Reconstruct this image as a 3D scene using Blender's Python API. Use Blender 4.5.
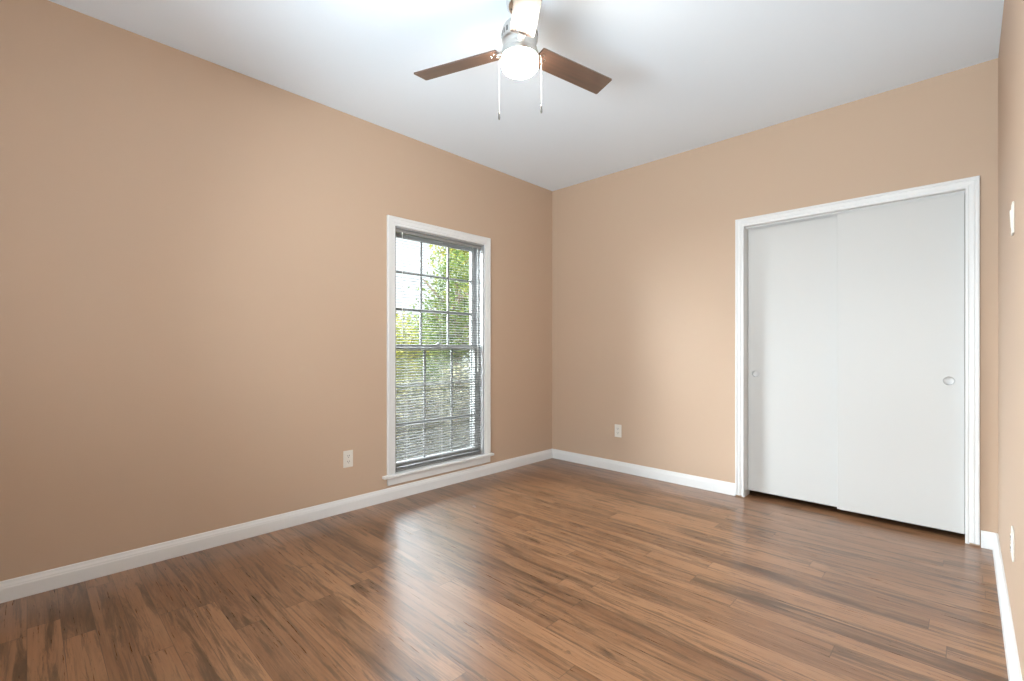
import bpy, bmesh, math, random
from mathutils import Vector, Matrix
for o in list(bpy.data.objects): bpy.data.objects.remove(o)
SC = bpy.context.scene
COL = SC.collection
R = math.radians
random.seed(7)

# ------------------------------------------------------------------ camera, sky, sun, added fill light, exposure
F_PX, YAW, HORIZON, CAM_H = 470.07, 44.103, 348.63, 1.121
cd = bpy.data.cameras.new('camera'); cam = bpy.data.objects.new('camera', cd); COL.objects.link(cam)
cam.location = (0, 0, CAM_H); cam.rotation_euler = (R(90), 0, R(YAW))
cd.sensor_width = 36; cd.lens = F_PX*36/1024; cd.shift_y = (HORIZON-340.5)/1024; cd.clip_start = 0.02
SC.camera = cam
SC.view_settings.view_transform = 'Standard'; SC.view_settings.look = 'None'
SC.view_settings.gamma = 1; SC.view_settings.use_curve_mapping = False
SC.view_settings.exposure = 0.35

SKY_LOW, SKY_HIGH, SKY_SIDE, SUN_STRENGTH, LAMP_STRENGTH, REAR_POWER = 1.3, 13.0, 39.0, 3.0, 84.0, 155.0
W = bpy.data.worlds.new('sky'); SC.world = W; W.use_nodes = True
bg = W.node_tree.nodes['Background']; bg.inputs[0].default_value = (0.84, 0.93, 1.0, 1)
_n, _l = W.node_tree.nodes, W.node_tree.links          # sky: pale by the horizon, boosted above the view for window light and glare
_tc = _n.new('ShaderNodeTexCoord'); _sx = _n.new('ShaderNodeSeparateXYZ'); _l.new(_tc.outputs['Generated'], _sx.inputs[0])
_mr = _n.new('ShaderNodeMapRange'); _mr.interpolation_type = 'SMOOTHSTEP'
for _i, _v in ((1, .22), (2, .45), (3, SKY_LOW), (4, SKY_HIGH)): _mr.inputs[_i].default_value = _v
_l.new(_sx.outputs['Z'], _mr.inputs[0])
_ms = _n.new('ShaderNodeMapRange'); _ms.interpolation_type = 'SMOOTHSTEP'      # added bright lobe out of view, lights the room through the window
for _i, _v in ((1, .60), (2, .97), (3, 0), (4, SKY_SIDE)): _ms.inputs[_i].default_value = _v
_dt = _n.new('ShaderNodeVectorMath'); _dt.operation = 'DOT_PRODUCT'; _dt.inputs[1].default_value = (-.89, -.45, .05)
_l.new(_tc.outputs['Generated'], _dt.inputs[0]); _l.new(_dt.outputs['Value'], _ms.inputs[0])
_ad = _n.new('ShaderNodeMath'); _l.new(_mr.outputs[0], _ad.inputs[0]); _l.new(_ms.outputs[0], _ad.inputs[1]); _l.new(_ad.outputs[0], bg.inputs[1])
sl = bpy.data.lights.new('sun', 'SUN'); sun = bpy.data.objects.new('sun', sl); COL.objects.link(sun)
sl.energy = SUN_STRENGTH; sl.angle = R(1); sl.color = (1, .93, .8); sun.rotation_euler = (R(25), R(38), 0)   # shines from the house side onto the trees

# room dimensions (metres); x runs along the closet wall, y along the window wall
XL, XR, YB, YF, H = -3.0696, 0.1225, 3.7632, -0.61, 2.74
WY0, WY1, WZ0, WZ1 = 1.908, 2.812, 0.19, 2.038       # window opening
CX0, CX1, CZ1 = -1.209, -0.010, 2.04                 # closet opening
RX0, RX1, RZ0, RZ1 = -1.75, -0.05, 0.75, 2.15        # unseen window added behind the viewer as an opening for fill light
WT = 0.16

def area_light(name, loc, rot, sx, sy, power, color, portal=False):
    l = bpy.data.lights.new(name, 'AREA'); l.shape = 'RECTANGLE'; l.size = sx; l.size_y = sy; l.energy = power; l.color = color
    o = bpy.data.objects.new(name, l); COL.objects.link(o); o.location = loc; o.rotation_euler = rot
    if portal: l.cycles.is_portal = True
    return o
area_light('sky_portal', (XL-.17, (WY0+WY1)/2, (WZ0+WZ1)/2), (R(90), 0, R(-90)), WZ1-WZ0, WY1-WY0, 1, (1, 1, 1), True).rotation_euler = (0, R(-90), 0)
# added fill light aimed up through the rear opening at ceiling and room
area_light('rear_fill_light', ((RX0+RX1)/2, YF-.42, (RZ0+RZ1)/2-.25), (R(146), 0, 0), RX1-RX0-.1, RZ1-RZ0-.3, REAR_POWER, (.80, .92, 1))

# ------------------------------------------------------------------ materials
def NT(name):
    m = bpy.data.materials.new(name); m.use_nodes = True
    return m, m.node_tree.nodes, m.node_tree.links, m.node_tree.nodes['Principled BSDF']
def simple(name, col, rough=.5, metal=0, spec=.5, bump=0, bscale=200, emit=None, estr=0):
    m, n, l, b = NT(name)
    b.inputs['Base Color'].default_value = (*col, 1); b.inputs['Roughness'].default_value = rough
    b.inputs['Metallic'].default_value = metal; b.inputs['Specular IOR Level'].default_value = spec
    tc = n.new('ShaderNodeTexCoord')
    nz = n.new('ShaderNodeTexNoise'); nz.inputs['Scale'].default_value = bscale; nz.inputs['Detail'].default_value = 3
    l.new(tc.outputs['Object'], nz.inputs['Vector'])
    mr = n.new('ShaderNodeMapRange'); mr.inputs[3].default_value = rough*.94; mr.inputs[4].default_value = min(1, rough*1.06)
    l.new(nz.outputs['Fac'], mr.inputs[0]); l.new(mr.outputs[0], b.inputs['Roughness'])
    if bump:
        bp = n.new('ShaderNodeBump'); bp.inputs['Strength'].default_value = bump; bp.inputs['Distance'].default_value = .002
        l.new(nz.outputs['Fac'], bp.inputs['Height']); l.new(bp.outputs[0], b.inputs['Normal'])
    if emit:
        b.inputs['Emission Color'].default_value = (*emit, 1); b.inputs['Emission Strength'].default_value = estr
    return m
M = {}
M['paint'] = simple('tan_wall_paint', (.535, .393, .290), .6, bump=.12, bscale=260, spec=.3)
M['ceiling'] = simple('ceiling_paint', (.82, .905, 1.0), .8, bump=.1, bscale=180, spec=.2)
M['trim'] = simple('white_trim_paint', (.75, .75, .75), .35)
M['door'] = simple('white_door_paint', (.59, .585, .575), .45)
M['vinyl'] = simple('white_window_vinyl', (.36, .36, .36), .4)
M['muntin'] = simple('backlit_muntin_vinyl', (.22, .22, .215), .5)  # darker copy of the vinyl: backlit shade of the muntins put into the colour
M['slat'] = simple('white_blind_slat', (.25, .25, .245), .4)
M['plastic'] = simple('white_plate_plastic', (.74, .70, .64), .3)
M['slot'] = simple('dark_slot', (.03, .03, .03), .6)
M['chrome'] = simple('brushed_nickel', (.62, .60, .57), .28, 1)
M['steel'] = simple('polished_steel', (.75, .75, .75), .15, 1)
M['fob'] = simple('dark_nickel_fob', (.22, .21, .20), .35, .8)
M['cord'] = simple('white_cord', (.85, .85, .83), .7)
M['globe'] = simple('lit_frosted_glass', (.9, .88, .85), .4, emit=(1, .91, .78), estr=LAMP_STRENGTH)
M['dark'] = simple('closet_interior_paint', (.45, .32, .22), .8)
M['stone'] = simple('exterior_siding', (.5, .42, .36), .8)
M['bark'] = simple('tree_bark', (.12, .085, .06), .9, bump=.6, bscale=30)
M['soil'] = simple('garden_ground', (.05, .045, .03), .95, bump=.5, bscale=20)
M['pullmetal'] = simple('satin_pull_metal', (.60, .60, .60), .45, .1)

def glass():
    m, n, l, b = NT('window_glass'); n.remove(b)
    t = n.new('ShaderNodeBsdfTransparent'); g = n.new('ShaderNodeBsdfGlossy'); g.inputs['Roughness'].default_value = .02
    t.inputs[0].default_value = (.97, .98, .97, 1)
    fr = n.new('ShaderNodeFresnel'); fr.inputs[0].default_value = 1.3
    mx = n.new('ShaderNodeMixShader'); l.new(fr.outputs[0], mx.inputs[0]); l.new(t.outputs[0], mx.inputs[1]); l.new(g.outputs[0], mx.inputs[2])
    l.new(mx.outputs[0], n['Material Output'].inputs[0]); return m
M['glass'] = glass()
def screen():
    m, n, l, b = NT('insect_screen_mesh'); n.remove(b)
    t = n.new('ShaderNodeBsdfTransparent'); g = n.new('ShaderNodeBsdfDiffuse'); g.inputs[0].default_value = (.25, .25, .25, 1)
    mx = n.new('ShaderNodeMixShader'); mx.inputs[0].default_value = .12
    l.new(t.outputs[0], mx.inputs[1]); l.new(g.outputs[0], mx.inputs[2]); l.new(mx.outputs[0], n['Material Output'].inputs[0]); return m
M['screen'] = screen()
LEAF = .8
def leaf(name, ca, cb, cc):
    m, n, l, b = NT(name); n.remove(b)
    g = n.new('ShaderNodeNewGeometry'); cr = n.new('ShaderNodeValToRGB')
    e = cr.color_ramp.elements; e[0].color = (*[v*LEAF for v in ca], 1); e[1].color = (*[v*LEAF for v in cc], 1); x = e.new(.5); x.color = (*[v*LEAF for v in cb], 1)
    l.new(g.outputs['Random Per Island'], cr.inputs[0])
    d = n.new('ShaderNodeBsdfDiffuse'); t = n.new('ShaderNodeBsdfTranslucent'); mx = n.new('ShaderNodeMixShader'); mx.inputs[0].default_value = .4
    l.new(cr.outputs[0], d.inputs[0]); l.new(cr.outputs[0], t.inputs[0]); l.new(d.outputs[0], mx.inputs[1]); l.new(t.outputs[0], mx.inputs[2])
    l.new(mx.outputs[0], n['Material Output'].inputs[0]); return m
M['leaf_yellow'] = leaf('yellow_green_leaves', (.10, .13, .02), (.20, .20, .03), (.30, .27, .06))
M['leaf_green'] = leaf('green_leaves', (.05, .085, .025), (.09, .13, .035), (.17, .19, .05))
M['leaf_grey'] = leaf('grey_green_shrub_leaves', (.05, .055, .03), (.13, .13, .08), (.36, .34, .20))

def math_node(n, l, op, a, b=None):
    x = n.new('ShaderNodeMath'); x.operation = op
    for i, v in enumerate((a, b)):
        if v is None: continue
        if isinstance(v, (int, float)): x.inputs[i].default_value = v
        else: l.new(v, x.inputs[i])
    return x.outputs[0]
def floor_mat():
    m, n, l, b = NT('rustic_wood_plank_floor')
    PW, PL = .0965, 1.2
    geo = n.new('ShaderNodeNewGeometry'); sp = n.new('ShaderNodeSeparateXYZ'); l.new(geo.outputs['Position'], sp.inputs[0])
    mt = lambda op, a, c=None: math_node(n, l, op, a, c)
    yr = mt('DIVIDE', sp.outputs[1], PW); row = mt('FLOOR', yr); fy = mt('FRACT', yr)
    wn = n.new('ShaderNodeTexWhiteNoise'); wn.noise_dimensions = '1D'; l.new(row, wn.inputs['W'])
    xr = mt('ADD', mt('DIVIDE', sp.outputs[0], PL), mt('MULTIPLY', wn.outputs['Value'], 7.3)); ix = mt('FLOOR', xr); fx = mt('FRACT', xr)
    cv = n.new('ShaderNodeCombineXYZ'); l.new(row, cv.inputs[0]); l.new(ix, cv.inputs[1])
    w2 = n.new('ShaderNodeTexWhiteNoise'); w2.noise_dimensions = '2D'; l.new(cv.outputs[0], w2.inputs['Vector'])
    off = mt('MULTIPLY', w2.outputs['Value'], 53.0)
    def coords(sx, sy):
        c = n.new('ShaderNodeCombineXYZ'); l.new(mt('ADD', mt('MULTIPLY', sp.outputs[0], sx), off), c.inputs[0])
        l.new(mt('MULTIPLY', sp.outputs[1], sy), c.inputs[1]); l.new(off, c.inputs[2]); return c.outputs[0]
    def noise(sx, sy, detail, rough, dist=0):
        t = n.new('ShaderNodeTexNoise'); t.inputs['Scale'].default_value = 1; t.inputs['Detail'].default_value = detail
        t.inputs['Roughness'].default_value = rough; t.inputs['Distortion'].default_value = dist
        l.new(coords(sx, sy), t.inputs['Vector']); return t.outputs['Fac']
    def ramp(fac, stops):
        c = n.new('ShaderNodeValToRGB'); e = c.color_ramp.elements
        e[0].position, e[0].color = stops[0][0], (*stops[0][1], 1); e[1].position, e[1].color = stops[-1][0], (*stops[-1][1], 1)
        for p, k in stops[1:-1]:
            q = e.new(p); q.color = (*k, 1)
        l.new(fac, c.inputs[0]); return c.outputs[0]
    def mix(f, a, c, mode='MIX'):
        x = n.new('ShaderNodeMix'); x.data_type = 'RGBA'; x.blend_type = mode
        for i, v in ((0, f), (6, a), (7, c)):
            if isinstance(v, (int, float)): x.inputs[i].default_value = v
            elif isinstance(v, tuple): x.inputs[i].default_value = (*v, 1)
            else: l.new(v, x.inputs[i])
        return x.outputs[2]
    # tone of each plank, then broad figure, fine grain, dark mineral streaks and knots
    base = ramp(w2.outputs['Value'], [(0, (0.114, 0.047, 0.018)), (.3, (0.214, 0.095, 0.041)), (.6, (0.313, 0.152, 0.073)), (1, (0.162, 0.069, 0.029))])
    fig = noise(2.2, 16, 4, .6, .8)
    col = mix(mt('MULTIPLY', ramp(fig, [(.38, (0, 0, 0)), (.68, (1, 1, 1))]), .55), base, (0.344, 0.187, 0.099))
    grain = noise(5, 150, 5, .65, .2)
    col = mix(.55, col, ramp(grain, [(.3, (.55, .55, .55)), (.5, (1, 1, 1)), (.75, (1.25, 1.25, 1.25))]), 'MULTIPLY')
    st = ramp(noise(1.5, 20, 9, .72, .9), [(.50, (0, 0, 0)), (.55, (.55, .55, .55)), (.63, (1, 1, 1))])
    col = mix(mt('MULTIPLY', st, .76), col, (.046, .024, .012))
    vn = ramp(noise(2.6, 55, 8, .75, .8), [(.55, (0, 0, 0)), (.60, (1, 1, 1))])
    col = mix(mt('MULTIPLY', vn, .42), col, (.055, .028, .013))
    kn = ramp(noise(5, 20, 3, .6, 2.5), [(.66, (0, 0, 0)), (.74, (1, 1, 1))])
    col = mix(mt('MULTIPLY', kn, .6), col, (0.056, 0.031, 0.016))
    # seams
    sy = mt('LESS_THAN', mt('MULTIPLY', mt('MINIMUM', fy, mt('SUBTRACT', 1.0, fy)), PW), .0011)
    sx = mt('LESS_THAN', mt('MULTIPLY', mt('MINIMUM', fx, mt('SUBTRACT', 1.0, fx)), PL), .0014)
    seam = mt('MAXIMUM', sy, sx)
    col = mix(mt('MULTIPLY', seam, .6), col, (.05, .028, .016))
    l.new(col, b.inputs['Base Color'])
    rr = n.new('ShaderNodeMapRange'); rr.inputs[3].default_value = .24; rr.inputs[4].default_value = .34
    l.new(grain, rr.inputs[0]); l.new(rr.outputs[0], b.inputs['Roughness']); b.inputs['Specular IOR Level'].default_value = 1.0
    bp = n.new('ShaderNodeBump'); bp.inputs['Strength'].default_value = .08; bp.inputs['Distance'].default_value = .001
    l.new(mt('SUBTRACT', grain, mt('MULTIPLY', seam, .8)), bp.inputs['Height']); l.new(bp.outputs[0], b.inputs['Normal'])
    return m
M['floor'] = floor_mat()
def blade_mat():
    m, n, l, b = NT('walnut_fan_blade')
    tc = n.new('ShaderNodeTexCoord'); mp = n.new('ShaderNodeMapping'); mp.inputs['Scale'].default_value = (3, 60, 60)
    nz = n.new('ShaderNodeTexNoise'); nz.inputs['Scale'].default_value = 1; nz.inputs['Detail'].default_value = 4
    l.new(tc.outputs['Object'], mp.inputs[0]); l.new(mp.outputs[0], nz.inputs['Vector'])
    c = n.new('ShaderNodeValToRGB'); e = c.color_ramp.elements; e[0].position = .3; e[0].color = (.050, .028, .020, 1); e[1].position = .7; e[1].color = (.095, .050, .034, 1)
    l.new(nz.outputs['Fac'], c.inputs[0]); l.new(c.outputs[0], b.inputs['Base Color']); b.inputs['Roughness'].default_value = .38
    b.inputs['Specular IOR Level'].default_value = .9
    b.inputs['Coat Weight'].default_value = 1; b.inputs['Coat Roughness'].default_value = .22; b.inputs['Coat IOR'].default_value = 1.7
    return m
M['blade'] = blade_mat()

# ------------------------------------------------------------------ mesh helpers
def link_mesh(name, bm, mat, parent=None, smooth=False):
    me = bpy.data.meshes.new(name); bmesh.ops.recalc_face_normals(bm, faces=bm.faces[:]); bm.to_mesh(me); bm.free()
    o = bpy.data.objects.new(name, me); COL.objects.link(o)
    if mat: me.materials.append(M[mat] if isinstance(mat, str) else mat)
    if smooth:
        for p in me.polygons: p.use_smooth = True
        me.set_sharp_from_angle(angle=R(40))
    if parent: o.parent = parent
    return o
def tag(o, label=None, cat=None, group=None, kind=None):
    for k, v in (('label', label), ('category', cat), ('group', group), ('kind', kind)):
        if v: o[k] = v
    return o
def empty(name, loc, rz=0):
    o = bpy.data.objects.new(name, None); COL.objects.link(o); o.location = loc; o.rotation_euler = (0, 0, rz); o.empty_display_size = .05; return o
def box(bm, x0, x1, y0, y1, z0, z1, bev=0, mtx=None, seg=2):
    t = bmesh.new(); bmesh.ops.create_cube(t, size=1)
    for v in t.verts: v.co = Vector(((x0+x1)/2+v.co.x*(x1-x0), (y0+y1)/2+v.co.y*(y1-y0), (z0+z1)/2+v.co.z*(z1-z0)))
    if bev: bmesh.ops.bevel(t, geom=t.edges[:], offset=bev, segments=seg, profile=.5, affect='EDGES')
    merge(bm, t, mtx)
def merge(bm, t, mtx=None):
    if mtx is not None: bmesh.ops.transform(t, matrix=mtx, verts=t.verts[:])
    me = bpy.data.meshes.new('tmp'); t.to_mesh(me); t.free(); bm.from_mesh(me); bpy.data.meshes.remove(me)
def lathe(bm, prof, seg=40, mtx=None):
    t = bmesh.new(); rings = []
    for r, z in prof:
        if r < 1e-6: rings.append([t.verts.new((0, 0, z))])
        else: rings.append([t.verts.new((r*math.cos(2*math.pi*i/seg), r*math.sin(2*math.pi*i/seg), z)) for i in range(seg)])
    for a, c in zip(rings, rings[1:]):
        for i in range(seg):
            j = (i+1) % seg
            if len(a) == 1 and len(c) == 1: continue
            if len(a) == 1: t.faces.new((a[0], c[i], c[j]))
            elif len(c) == 1: t.faces.new((a[i], c[0], a[j]))
            else: t.faces.new((a[i], c[i], c[j], a[j]))
    merge(bm, t, mtx)
def tube(bm, pts, r, seg=8, taper=None):
    t = bmesh.new(); rings = []
    pts = [Vector(p) for p in pts]
    for k, p in enumerate(pts):
        d = (pts[min(k+1, len(pts)-1)]-pts[max(k-1, 0)]).normalized()
        q = d.to_track_quat('Z', 'Y'); rr = r if taper is None else taper[k]
        rings.append([t.verts.new(p+q @ Vector((rr*math.cos(2*math.pi*i/seg), rr*math.sin(2*math.pi*i/seg), 0))) for i in range(seg)])
    for a, c in zip(rings, rings[1:]):
        for i in range(seg): t.faces.new((a[i], a[(i+1) % seg], c[(i+1) % seg], c[i]))
    t.faces.new(rings[0]); t.faces.new(rings[-1]); merge(bm, t)
def sweep(bm, prof, frames):
    """closed section prof [(u, t)] placed on each frame (origin, u axis, t axis): mitred mouldings"""
    t = bmesh.new(); rings = []
    for o, ua, ta in frames:
        rings.append([t.verts.new(Vector(o)+Vector(ua)*u+Vector(ta)*w) for u, w in prof])
    n = len(prof)
    for a, c in zip(rings, rings[1:]):
        for i in range(n): t.faces.new((a[i], a[(i+1) % n], c[(i+1) % n], c[i]))
    t.faces.new(rings[0]); t.faces.new(rings[-1]); merge(bm, t)
def struct(name, bm, mat, label, cat, parent=None, smooth=False):
    o = link_mesh(name, bm, mat, parent, smooth)
    if parent is None: tag(o, label, cat, None, 'structure')
    return o

# ------------------------------------------------------------------ room shell
bm = bmesh.new(); box(bm, XL-WT, XR+WT, YF-WT, YB+.78, -.12, 0)
struct('floor', bm, 'floor', 'brown rustic wood plank floor with dark streaks', 'floor')
bm = bmesh.new(); box(bm, XL-WT, XR+WT, YF-WT, YB+.9, H, H+.14)
struct('ceiling', bm, 'ceiling', 'smooth white painted ceiling', 'ceiling')
bm = bmesh.new()
x0, x1 = XL-WT, XL
box(bm, x0, x1, YF-WT, WY0, 0, H); box(bm, x0, x1, WY1, YB+.9, 0, H); box(bm, x0, x1, WY0, WY1, 0, WZ0-.025); box(bm, x0, x1, WY0, WY1, WZ1, H)
struct('wall_left', bm, 'paint', 'tan painted wall holding the window', 'wall')
bm = bmesh.new(); y0, y1 = YB, YB+.12
box(bm, XL, CX0-.018, y0, y1, 0, H); box(bm, CX1+.018, XR, y0, y1, 0, H); box(bm, CX0-.018, CX1+.018, y0, y1, CZ1+.018, H)
struct('wall_back', bm, 'paint', 'tan painted wall holding the white closet', 'wall')
bm = bmesh.new(); box(bm, XR, XR+WT, YF-WT, YB+.9, 0, H)
struct('wall_right', bm, 'paint', 'narrow strip of pale tan wall at the right edge with switch', 'wall')
bm = bmesh.new(); y0, y1 = YF-WT, YF
box(bm, XL, RX0, y0, y1, 0, H); box(bm, RX1, XR, y0, y1, 0, H); box(bm, RX0, RX1, y0, y1, 0, RZ0); box(bm, RX0, RX1, y0, y1, RZ1, H)
struct('wall_front', bm, 'paint', 'tan painted wall behind the viewer', 'wall')
bm = bmesh.new(); box(bm, XL, XR, YB+.78, YB+.9, 0, H); box(bm, -1.9, -1.8, YB+.12, YB+.78, 0, H)
struct('wall_closet', bm, 'dark', 'dim inner walls of the closet behind the sliding doors', 'wall')

# ------------------------------------------------------------------ baseboards
BT, BH = .014, .092
bprof = [(0, 0), (BT, 0), (BT, .060), (BT-.002, .066), (BT-.002, .070), (BT-.006, .080), (BT-.008, BH-.003), (BT-.010, BH), (0, BH)]
def baseboard(name, frames, label):
    bm = bmesh.new(); sweep(bm, bprof, frames); return struct(name, bm, 'trim', label, 'baseboard')
Z = (0, 0, 1)
baseboard('baseboard_left', [((XL, YF, 0), (1, 1, 0), Z), ((XL, YB, 0), (1, -1, 0), Z)], 'white baseboard along the window wall')
baseboard('baseboard_back', [((XL, YB, 0), (1, -1, 0), Z), ((-1.269, YB, 0), (0, -1, 0), Z)], 'white baseboard along the closet wall left of the closet')
bm = bmesh.new()
sweep(bm, [(u*1.65, t) for u, t in bprof], [((.054, YB, 0), (0, -1, 0), Z), ((XR, YB, 0), (-1, -1, 0), Z), ((XR, YF, 0), (-1, 1, 0), Z)])
struct('baseboard_right', bm, 'trim', 'white baseboard along the right wall, turning the corner to the closet', 'baseboard')

# ------------------------------------------------------------------ closet casing, jamb, track, doors
CW = .060
cprof = [(0, 0), (0, .008), (.003, .011), (.012, .0115), (.015, .0095), (.019, .0105), (.026, .014), (.036, .0155), (.042, .0135), (.046, .0165), (.050, .018), (CW-.003, .018), (CW, .015), (CW, 0)]
bm = bmesh.new(); N = (0, -1, 0)
zb = .012
sweep(bm, cprof, [((CX0, YB, zb), (-1, 0, 0), N), ((CX0, YB, CZ1), (-1, 0, 1), N), ((CX1, YB, CZ1), (1, 0, 1), N), ((CX1, YB, zb), (1, 0, 0), N)])
ca = struct('trim_1', bm, 'trim', 'white moulded casing around the closet opening', 'door casing')
bm = bmesh.new()
box(bm, CX0-.018, CX0, YB-.001, YB+.12, 0, CZ1+.018); box(bm, CX1, CX1+.018, YB-.001, YB+.12, 0, CZ1+.018); box(bm, CX0, CX1, YB-.001, YB+.12, CZ1, CZ1+.018)
link_mesh('jamb', bm, 'trim', ca)
bm = bmesh.new(); box(bm, CX0, CX1, YB+.030, YB+.034, CZ1-.012, CZ1); box(bm, CX0, CX1, YB+.034, YB+.115, CZ1-.003, CZ1); box(bm, CX0, CX1, YB+.070, YB+.073, CZ1-.012, CZ1)
link_mesh('sliding_track', bm, 'pullmetal', ca)
def closet_door(name, x0, x1, yf, z0, z1, px, pz, label):
    T = .030
    t = bmesh.new(); box(t, x0, x1, yf, yf+T, z0, z1, .0025)
    o = struct(name, t, 'door', label, 'closet door')
    m = Matrix.Translation((px, yf, pz)) @ Matrix.Rotation(R(90), 4, 'X')
    c = bmesh.new(); lathe(c, [(0, .02), (.0262, .02), (.0262, -.0135), (0, -.0135)], 40, m)
    cut = link_mesh('cutter', c, None); bo = o.modifiers.new('recess', 'BOOLEAN'); bo.operation = 'DIFFERENCE'; bo.solver = 'EXACT'; bo.object = cut
    me = bpy.data.meshes.new_from_object(o.evaluated_get(bpy.context.evaluated_depsgraph_get())); o.modifiers.clear(); o.data = me
    bpy.data.objects.remove(cut)
    # finger pull: a recessed cup with a thin rolled rim
    cup = bmesh.new(); lathe(cup, [(0, -.0125), (.020, -.0122), (.0232, -.0105), (.0245, -.006), (.0250, .0004), (.0262, .0013), (.0280, .0011), (.0286, 0)], 40, m)
    link_mesh('finger_pull', cup, 'pullmetal', o, True)
    return o
closet_door('door_1', CX0+.002, -.585, YB+.078, .041, CZ1-.006, -1.153, .93, 'plain white sliding closet door on the left, set behind the other')
closet_door('door_2', -.632, CX1-.002, YB+.037, .040, CZ1-.003, -.080, .93, 'plain white sliding closet door on the right, in front, with round pull')

# ------------------------------------------------------------------ window on the left wall
win = empty('window_1', (XL, (WY0+WY1)/2, WZ0)); tag(win, 'white double-hung window of small panes in the tan wall', 'window', None, 'structure')
def wpart(name, bm, mat, parent=win, smooth=False):
    o = link_mesh(name, bm, mat, None, smooth)
    o.parent = parent
    p = parent; off = Vector((0, 0, 0))
    o.matrix_parent_inverse = Matrix.Translation(-win.location) 
    if parent is not win: o.matrix_parent_inverse = Matrix.Identity(4)
    return o
wprof = [(0, 0), (0, .010), (.003, .013), (.010, .013), (.014, .011), (.022, .015), (.044, .017), (.048, .020), (.062, .020), (.065, .017), (.065, 0)]
bm = bmesh.new(); NX = (1, 0, 0)
sweep(bm, wprof, [((XL, WY0, WZ0), (0, -1, 0), NX), ((XL, WY0, WZ1), (0, -1, 1), NX), ((XL, WY1, WZ1), (0, 1, 1), NX), ((XL, WY1, WZ0), (0, 1, 0), NX)])
wpart('casing', bm, 'trim')
bm = bmesh.new(); box(bm, XL-.06, XL, WY0, WY1, WZ0-.022, WZ0); box(bm, XL, XL+.040, 1.802, 2.902, WZ0-.022, WZ0, .006)
wpart('window_stool', bm, 'trim')
bm = bmesh.new(); box(bm, XL, XL+.016, 1.845, 2.876, .112, WZ0-.022, .003)
wpart('apron', bm, 'trim')
bm = bmesh.new()
JT = .012
xa, xb = XL-WT, XL-.0005
box(bm, xa, xb, WY0, WY0+JT, WZ0, WZ1); box(bm, xa, xb, WY1-JT, WY1, WZ0, WZ1); box(bm, xa, xb, WY0+JT, WY1-JT, WZ1-JT, WZ1); box(bm, xa-.02, XL-.06, WY0, WY1, WZ0-.025, WZ0)
# stops between the sash tracks
for xs in (-.062, -.106, -.150):
    box(bm, XL+xs-.004, XL+xs+.004, WY0+JT, WY0+JT+.012, WZ0, WZ1-JT); box(bm, XL+xs-.004, XL+xs+.004, WY1-JT-.012, WY1-JT, WZ0, WZ1-JT)
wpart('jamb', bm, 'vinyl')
SY0, SY1 = WY0+JT+.002, WY1-JT-.002
def sash(name, xc, z0, z1, bottom, top, zm, ym):
    st = .034
    b = bmesh.new(); xa, xb = XL+xc-.017, XL+xc+.017
    box(b, xa, xb, SY0, SY0+st, z0, z1, .003); box(b, xa, xb, SY1-st, SY1, z0, z1, .003)
    box(b, xa, xb, SY0+st, SY1-st, z0, z0+bottom, .003); box(b, xa, xb, SY0+st, SY1-st, z1-top, z1, .003)
    s = wpart(name, b, 'vinyl')
    b = bmesh.new()
    for z in zm: box(b, XL+xc-.009, XL+xc+.009, SY0+st, SY1-st, z-.009, z+.009, .002)
    for y in ym: box(b, XL+xc-.008, XL+xc+.008, y-.0095, y+.0095, z0+bottom, z1-top, .002)
    wpart('muntin_grid', b, 'muntin', s)
    b = bmesh.new(); box(b, XL+xc-.002, XL+xc+.002, SY0+st, SY1-st, z0+bottom, z1-top)
    wpart('pane', b, 'glass', s)
    return s
us = sash('upper_sash', -.128, 1.115, WZ1-JT, .034, .036, (1.428, 1.722), (2.232, 2.512))
ls = sash('lower_sash', -.084, WZ0+.002, 1.150, .055, .034, (.534, .828), (2.237, 2.516))
b = bmesh.new(); box(b, XL-.068, XL-.050, 2.33, 2.39, 1.150, 1.160, .002); lathe(b, [(0, .012), (.012, .012), (.014, 0), (0, 0)], 16, Matrix.Translation((XL-.06, 2.36, 1.158))); box(b, XL-.062, XL-.040, 2.352, 2.368, 1.162, 1.170, .002)
wpart('sash_lock', b, 'vinyl', ls)
b = bmesh.new(); lathe(b, [(0, .003), (.006, .003), (.007, 0), (0, 0)], 14, Matrix.Translation((XL-.067, SY1-.012, 1.085)) @ Matrix.Rotation(R(90), 4, 'Y'))
wpart('tilt_latch_hole', b, 'slot', ls)
b = bmesh.new(); xs = XL-.153
box(b, xs-.002, xs+.002, SY0+.012, SY1-.012, WZ0+.012, 1.13)
sc = wpart('insect_screen', b, 'screen')
b = bmesh.new(); box(b, xs-.005, xs+.005, SY0, SY0+.014, WZ0, 1.14); box(b, xs-.005, xs+.005, SY1-.014, SY1, WZ0, 1.14); box(b, xs-.005, xs+.005, SY0, SY1, WZ0, WZ0+.014); box(b, xs-.005, xs+.005, SY0, SY1, 1.126, 1.14)
wpart('screen_frame', b, 'vinyl', sc)

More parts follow.
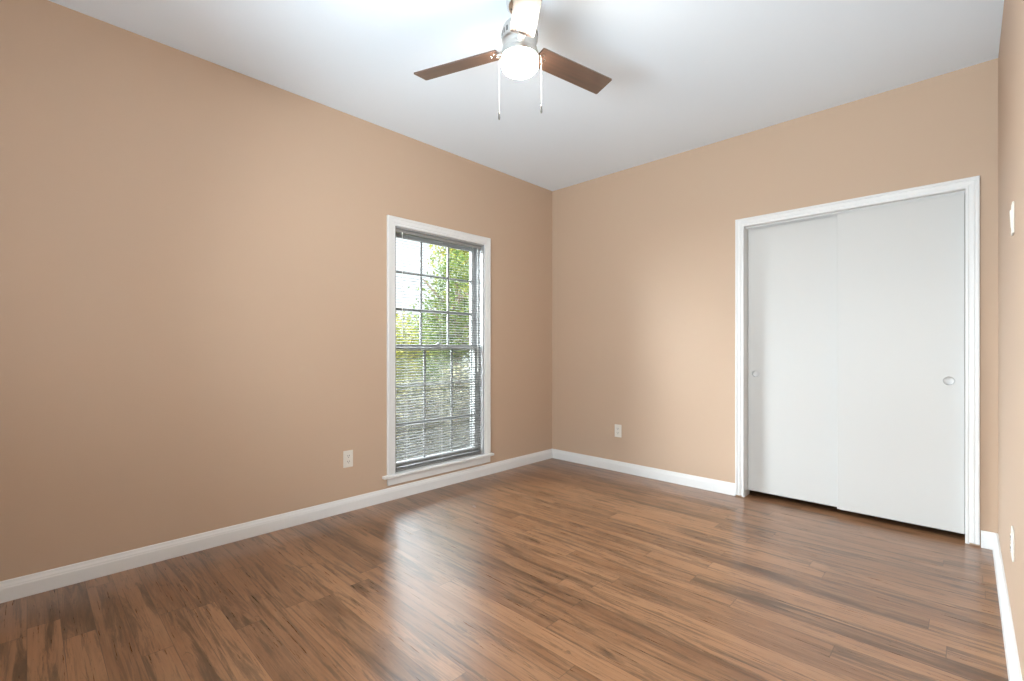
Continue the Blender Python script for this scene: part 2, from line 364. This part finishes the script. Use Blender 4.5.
# unseen window added behind the viewer to let the fill light in
w2 = empty('added_window', ((RX0+RX1)/2, YF, RZ0)); tag(w2, 'plain white unseen window added behind the viewer for fill light', 'window', None, 'structure')
def w2part(name, b, mat):
    o = link_mesh(name, b, mat, w2); o.matrix_parent_inverse = Matrix.Translation(-w2.location)
b = bmesh.new(); NY = (0, 1, 0)
sweep(b, wprof, [((RX0, YF, RZ0), (-1, 0, 0), NY), ((RX0, YF, RZ1), (-1, 0, 1), NY), ((RX1, YF, RZ1), (1, 0, 1), NY), ((RX1, YF, RZ0), (1, 0, 0), NY)])
box(b, RX0-.1, RX1+.1, YF-.06, YF+.040, RZ0-.022, RZ0, .004); w2part('casing', b, 'trim')
b = bmesh.new(); q = .04; xm = (RX0+RX1)/2
for a in ((RX0, RX0+q, RZ0, RZ1), (RX1-q, RX1, RZ0, RZ1), (RX0, RX1, RZ0, RZ0+q), (RX0, RX1, RZ1-q, RZ1), (RX0, RX1, 1.44, 1.47)): box(b, a[0], a[1], YF-.09, YF-.04, a[2], a[3], .003)
w2part('frame', b, 'vinyl')
b = bmesh.new(); box(b, RX0+q, RX1-q, YF-.067, YF-.063, RZ0+q, RZ1-q); w2part('pane', b, 'glass')

# ------------------------------------------------------------------ mini blind inside the window
bl = empty('mini_blind', (XL-.028, (WY0+WY1)/2, WZ0)); tag(bl, 'white mini blind with open slats hanging inside the window', 'blind')
BY0, BY1 = WY0+.018, WY1-.018
bo = Vector(bl.location)
def bpart(name, b, mat, parent=bl, smooth=False):
    o = link_mesh(name, b, mat, parent, smooth); o.matrix_parent_inverse = Matrix.Translation(-bo) if parent is bl else Matrix.Identity(4); return o
xc = XL-.028
b = bmesh.new(); box(b, xc-.014, xc+.014, BY0, BY1, WZ1-JT-.027, WZ1-JT-.001, .002)
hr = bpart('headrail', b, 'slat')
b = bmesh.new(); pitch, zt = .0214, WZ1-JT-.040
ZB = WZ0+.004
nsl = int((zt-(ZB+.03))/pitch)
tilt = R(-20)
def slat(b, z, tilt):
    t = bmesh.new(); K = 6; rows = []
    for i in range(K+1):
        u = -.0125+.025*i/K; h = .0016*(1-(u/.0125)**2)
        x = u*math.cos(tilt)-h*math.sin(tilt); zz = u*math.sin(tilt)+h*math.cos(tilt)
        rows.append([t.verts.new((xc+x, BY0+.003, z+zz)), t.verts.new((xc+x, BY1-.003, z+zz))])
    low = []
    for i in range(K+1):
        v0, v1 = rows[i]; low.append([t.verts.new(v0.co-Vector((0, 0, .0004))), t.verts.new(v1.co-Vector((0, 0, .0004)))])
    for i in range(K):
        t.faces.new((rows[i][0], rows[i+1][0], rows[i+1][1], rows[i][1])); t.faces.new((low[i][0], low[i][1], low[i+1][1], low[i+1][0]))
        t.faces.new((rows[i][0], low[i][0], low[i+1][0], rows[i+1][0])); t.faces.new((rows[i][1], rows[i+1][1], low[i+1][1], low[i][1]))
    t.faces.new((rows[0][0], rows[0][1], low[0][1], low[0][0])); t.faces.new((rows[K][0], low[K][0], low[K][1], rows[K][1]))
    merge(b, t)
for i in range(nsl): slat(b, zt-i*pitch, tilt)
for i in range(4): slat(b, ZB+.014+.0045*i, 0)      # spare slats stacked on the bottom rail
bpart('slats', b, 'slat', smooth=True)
b = bmesh.new(); box(b, xc-.0125, xc+.0125, BY0+.002, BY1-.002, ZB, ZB+.012, .002)
bpart('bottom_rail', b, 'slat')
for y in (BY0+.10, (BY0+BY1)/2, BY1-.10):
    b = bmesh.new()
    for dx in (-.0135, .0135): tube(b, [(xc+dx, y, zt+.014), (xc+dx, y, ZB+.01)], .0008, 5)
    bpart('ladder_cord', b, 'cord')
b = bmesh.new(); yw = BY0+.055; tube(b, [(xc+.017, yw, zt+.02), (xc+.019, yw, zt-.01), (xc+.020, yw, 1.22)], .0035, 6)
bpart('tilt_wand', b, 'cord')
b = bmesh.new()
for dy in (0, .008): tube(b, [(xc+.016, BY1-.05+dy, zt+.014), (xc+.017, BY1-.05+dy, .95)], .001, 5)
lc = bpart('lift_cord', b, 'cord')
b = bmesh.new(); lathe(b, [(0, .03), (.003, .03), (.007, .004), (.006, 0), (0, 0)], 14, Matrix.Translation((xc+.017, BY1-.046, .92)))
bpart('tassel', b, 'cord', lc, True)

# ------------------------------------------------------------------ outlets and switch
def plate_group(name, loc, rz, label, cat, kind, group=None):
    """plate in the local xz plane, facing local -y"""
    r = empty(name, loc, rz); tag(r, label, cat, group)
    b = bmesh.new(); box(b, -.035, .035, -.006, 0, -.0575, .0575, .003); p = link_mesh('cover_plate', b, 'plastic', r)
    def screw(z):
        b = bmesh.new(); lathe(b, [(0, .0012), (.003, .0008), (.0033, 0), (0, 0)], 12, Matrix.Translation((0, -.006, z)) @ Matrix.Rotation(R(90), 4, 'X')); link_mesh('screw', b, 'plastic', r)
    if kind == 'outlet':
        for z in (.0195, -.0195):
            b = bmesh.new(); m = Matrix.Translation((0, -.0055, z)) @ Matrix.Rotation(R(90), 4, 'X')
            lathe(b, [(0, .003), (.0165, .003), (.0172, .002), (.0172, 0), (0, 0)], 28, m)
            q = link_mesh('receptacle', b, 'plastic', r)
            b = bmesh.new()
            for x in (-.0063, .0063): box(b, x-.0013, x+.0013, -.0092, -.0084, z-.001, z+.008)
            lathe(b, [(0, .0009), (.0026, .0009), (.0026, 0), (0, 0)], 12, Matrix.Translation((0, -.0083, z-.0075)) @ Matrix.Rotation(R(90), 4, 'X'))
            link_mesh('slots', b, 'slot', q)
        screw(0)
    else:
        b = bmesh.new(); box(b, -.0168, .0168, -.0072, -.0052, -.0335, .0335, .0008); q = link_mesh('rocker_bezel', b, 'plastic', r)
        b = bmesh.new(); box(b, -.0145, .0145, -.0095, -.0060, -.031, .031, .0015, Matrix.Rotation(R(3), 4, 'X')); link_mesh('rocker', b, 'plastic', r)
        screw(.045); screw(-.045)
    return r
plate_group('wall_outlet', (XL, 1.541, .361), R(90), 'white wall outlet low on the window wall, left of the window', 'outlet', 'outlet', 'wall outlets')
plate_group('wall_outlet', (-2.294, YB, .370), 0, 'white wall outlet low on the closet wall, between corner and closet', 'outlet', 'outlet', 'wall outlets')
plate_group('wall_outlet', (XR, 2.53, .402), R(-90), 'white wall outlet low on the right wall, below the switch', 'outlet', 'outlet', 'wall outlets')
plate_group('light_switch', (XR, 2.53, 1.600), R(-90), 'pale light switch at mid height on the right wall', 'switch', 'switch')

# ------------------------------------------------------------------ ceiling fan
FX, FY = -1.478, 1.576
fan = empty('ceiling_fan', (FX, FY, H)); tag(fan, 'three-bladed ceiling fan with nickel housing and lit white globe', 'ceiling fan')
def fpart(name, b, mat, parent=fan, smooth=True): return link_mesh(name, b, mat, parent, smooth)
zr = lambda z: z-H
b = bmesh.new(); lathe(b, [(0, 0), (.062, 0), (.063, -.004), (.063, -.030), (.058, -.052), (.044, -.072), (.026, -.083), (.018, -.085), (0, -.085)], 48); fpart('canopy', b, 'steel')
b = bmesh.new(); lathe(b, [(0, -.07), (.0125, -.07), (.0125, -.125), (0, -.125)], 24); fpart('downrod', b, 'steel')
b = bmesh.new()
lathe(b, [(0, -.112), (.022, -.112), (.028, -.120), (.050, -.126), (.070, -.138), (.080, -.155), (.083, -.172), (.083, -.205), (.080, -.212), (.076, -.222), (.076, -.244), (0, -.244)], 56)
mh = fpart('motor_housing', b, 'chrome')
b = bmesh.new()
for i in range(24):
    box(b, .0805, .0838, -.004, .004, -.195, -.172, .001, Matrix.Rotation(2*math.pi*i/24, 4, 'Z'))
fpart('vent_slots', b, 'slot', mh, False)
b = bmesh.new(); lathe(b, [(0, -.240), (.076, -.240), (.080, -.246), (.080, -.258), (.084, -.262), (.087, -.266), (.087, -.287), (.080, -.289), (0, -.289)], 56); fpart('light_fitter', b, 'chrome')
b = bmesh.new(); prof = [(.076, -.286), (.083, -.289), (.0850, -.296), (.0855, -.308), (.0835, -.322), (.078, -.335), (.066, -.344), (.048, -.350), (.026, -.353), (0, -.354)]
lathe(b, prof, 56); fpart('globe', b, 'globe')
PITCH = R(13)
for k, va in enumerate((-85, 35, 156)):
    a = R(va+YAW)
    b = bmesh.new()
    # blade outline, root at .095, tip at .535, slightly wider toward the tip, rounded corners
    t = bmesh.new(); r0, r1, w0, w1, th = .100, .550, .054, .058, .006
    out = []
    def arc(cx, cy, rad, a0, a1, n=6):
        for i in range(n+1):
            an = R(a0+(a1-a0)*i/n); out.append((cx+rad*math.cos(an), cy+rad*math.sin(an)))
    c = .006
    arc(r0+c, -w0+c, c, 180, 270); arc(r1-c, -w1+c, c, 270, 360); arc(r1-c, w1-c, c, 0, 90); arc(r0+c, w0-c, c, 90, 180)
    lo = [t.verts.new((x, y, -th/2)) for x, y in out]; hi = [t.verts.new((x, y, th/2)) for x, y in out]
    t.faces.new(lo); t.faces.new(hi)
    for i in range(len(out)): j = (i+1) % len(out); t.faces.new((lo[i], lo[j], hi[j], hi[i]))
    merge(b, t)
    bo_ = link_mesh('blade', b, 'blade', fan, False)
    bo_.location = (0, 0, zr(2.500)); bo_.rotation_euler = (Matrix.Rotation(a, 3, 'Z') @ Matrix.Rotation(-PITCH, 3, 'X')).to_euler()
    # blade iron: arm from the motor, flared plate under the root
    b = bmesh.new()
    box(b, .070, .112, -.016, .016, -.012, -.004, .002); t = bmesh.new()
    pts = [(.100, -.018), (.150, -.034), (.160, -.030), (.160, .030), (.150, .034), (.100, .018)]
    lo = [t.verts.new((x, y, .0032)) for x, y in pts]; hi = [t.verts.new((x, y, .0062)) for x, y in pts]
    t.faces.new(lo); t.faces.new(hi)
    for i in range(len(pts)): j = (i+1) % len(pts); t.faces.new((lo[i], lo[j], hi[j], hi[i]))
    merge(b, t); box(b, .078, .104, -.014, .014, -.010, .006, .002)
    link_mesh('blade_iron', b, 'chrome', bo_)
    for x, y in ((.125, -.020), (.125, .020), (.147, 0)):
        b = bmesh.new(); lathe(b, [(0, -.0065), (.004, -.0058), (.0058, -.0035), (.006, -.003), (0, -.003)], 14, Matrix.Translation((x, y, 0))); link_mesh('screw', b, 'steel', bo_, True)
for lat, dep, zend in ((-.094, -.01, 2.168), (.099, 0.0, 2.204)):
    yv = R(YAW); x = lat*math.cos(yv)-dep*math.sin(yv); y = lat*math.sin(yv)+dep*math.cos(yv)
    b = bmesh.new(); xi, yi = x*.86, y*.86
    tube(b, [(xi, yi, -.272), (x*.98, y*.98, -.273), (x, y, -.282), (x, y, zr(zend)+.035)], .0006, 6)
    z = -.288
    while z > zr(zend)+.036:
        bmesh.ops.create_icosphere(b, subdivisions=1, radius=.0012, matrix=Matrix.Translation((x, y, z))); z -= .0055
    ch = fpart('pull_chain', b, 'cord')
    b = bmesh.new(); lathe(b, [(0, .040), (.0025, .038), (.0042, .030), (.0048, .006), (.0035, 0), (0, 0)], 16, Matrix.Translation((x, y, zr(zend)))); fpart('fob', b, 'fob', ch)

# ------------------------------------------------------------------ outside: ground, shrubs, trees
b = bmesh.new(); box(b, -40, XL-WT-.02, -15, 45, -.5, -.25)
struct('ground', b, 'soil', 'garden ground outside the window', 'ground')
yv = R(YAW)
def at(u, d):        # a place seen through the window: image column and distance, on the ground
    k = (u-512)/F_PX; return (d*(-math.sin(yv)+k*math.cos(yv)), d*(math.cos(yv)+k*math.sin(yv)))
def leaves(b, n, cx, cy, cz, rx, ry, rz, size, clumps=26, spread=.32):
    cl = []
    for i in range(clumps):
        while True:
            p = Vector((random.uniform(-1, 1), random.uniform(-1, 1), random.uniform(-1, 1)))
            if p.length < 1: break
        cl.append(p*.82)
    for i in range(n):
        c = random.choice(cl); p = c+Vector((random.gauss(0, spread), random.gauss(0, spread), random.gauss(0, spread)))*.6
        if p.length > 1.08: continue
        o = Vector((cx+p.x*rx, cy+p.y*ry, cz+p.z*rz))
        d = Vector((random.uniform(-1, 1), random.uniform(-1, 1), random.uniform(-1, .4))).normalized()
        s = d.orthogonal().normalized(); s = Matrix.Rotation(random.uniform(0, 6.28), 3, d) @ s; q = d.cross(s)
        L = size*random.uniform(.7, 1.3); wd = L*.28
        vs = [b.verts.new(o), b.verts.new(o+d*L*.5+s*wd+q*wd*.25), b.verts.new(o+d*L), b.verts.new(o+d*L*.5-s*wd+q*wd*.25), b.verts.new(o+d*L*.5)]
        b.faces.new((vs[0], vs[1], vs[4])); b.faces.new((vs[1], vs[2], vs[4])); b.faces.new((vs[0], vs[4], vs[3])); b.faces.new((vs[4], vs[2], vs[3]))
def plain(name, b, mat, parent):      # keeps loose leaf normals as built
    me = bpy.data.meshes.new(name); b.to_mesh(me); b.free(); o = bpy.data.objects.new(name, me); COL.objects.link(o); me.materials.append(M[mat]); o.parent = parent; return o
def tree(u, d, zc, rx, rz, n, size, mat, label, group):
    x, y = at(u, d); r = empty('garden_tree', (x, y, -.25)); tag(r, label, 'tree', group)
    zc += .25
    b = bmesh.new(); leaves(b, n, 0, 0, zc, rx, rx, rz, size, 34); plain('crown', b, mat, r)
    b = bmesh.new()
    tube(b, [(0, 0, -.02), (.04, .02, zc*.4), (-.03, .05, zc*.8), (.02, 0, zc+rz*.5)], .1, 9, (.11, .09, .07, .03))
    for i in range(9):
        an = i*2.4; z0 = zc-rz*.6+rz*.9*i/9
        e = Vector((math.cos(an)*rx*.7, math.sin(an)*rx*.7, z0+rz*.45)); m_ = Vector((e.x*.45, e.y*.45, z0+rz*.12))
        tube(b, [(0, 0, z0), m_, e], .03, 6, (.045, .03, .012))
    plain('trunk', b, 'bark', r)
    return r
def shrub(u, d, h, rx, n, size, mat, label, group):
    x, y = at(u, d); r = empty('garden_shrub', (x, y, -.25)); tag(r, label, 'shrub', group)
    hh = (h+.25)/2
    b = bmesh.new(); leaves(b, n, 0, 0, hh+.02, rx, rx, hh, size, 40, .38); plain('foliage', b, mat, r)
    b = bmesh.new()
    for i in range(14):
        an = i*2.4; q = .25+.6*((i*7) % 14)/14
        tube(b, [(.05*math.cos(an), .05*math.sin(an), -.02), (rx*q*.5*math.cos(an), rx*q*.5*math.sin(an), hh*.8), (rx*q*math.cos(an), rx*q*math.sin(an), hh*1.6)], .01, 5, (.016, .011, .005))
    plain('stems', b, 'bark', r)
    return r
shrub(418, 5.15, .78, .44, 4200, .05, 'leaf_grey', 'grey-green shrub closest outside, behind the left half of the lower panes', 'shrubs outside the window')
shrub(468, 6.5, .92, .62, 5000, .06, 'leaf_grey', 'grey-green shrub farther out, behind the right half of the lower panes', 'shrubs outside the window')
shrub(386, 8.2, 1.15, .72, 4600, .075, 'leaf_yellow', 'yellow-green shrub farthest out, its top level with the middle of the window', 'shrubs outside the window')
shrub(438, 10.9, .98, .8, 4600, .085, 'leaf_green', 'low green shrub far out between the nearer shrubs and the trees', 'shrubs outside the window')
tree(396, 13, 1.2, 1.5, 1.0, 5000, .11, 'leaf_yellow', 'low yellow-leaved tree seen through the left panes', 'trees outside the window')
tree(456, 8.5, 1.75, .85, 1.1, 4600, .085, 'leaf_green', 'green tree seen through the middle and right panes', 'trees outside the window')
tree(478, 17, 3.7, 1.7, 3.0, 8500, .135, 'leaf_yellow', 'tall yellow-green tree filling the right column of panes', 'trees outside the window')
tree(440, 28, 1.5, 2.6, 1.7, 6000, .15, 'leaf_green', 'broad green tree farthest off behind the low yellow one', 'trees outside the window')
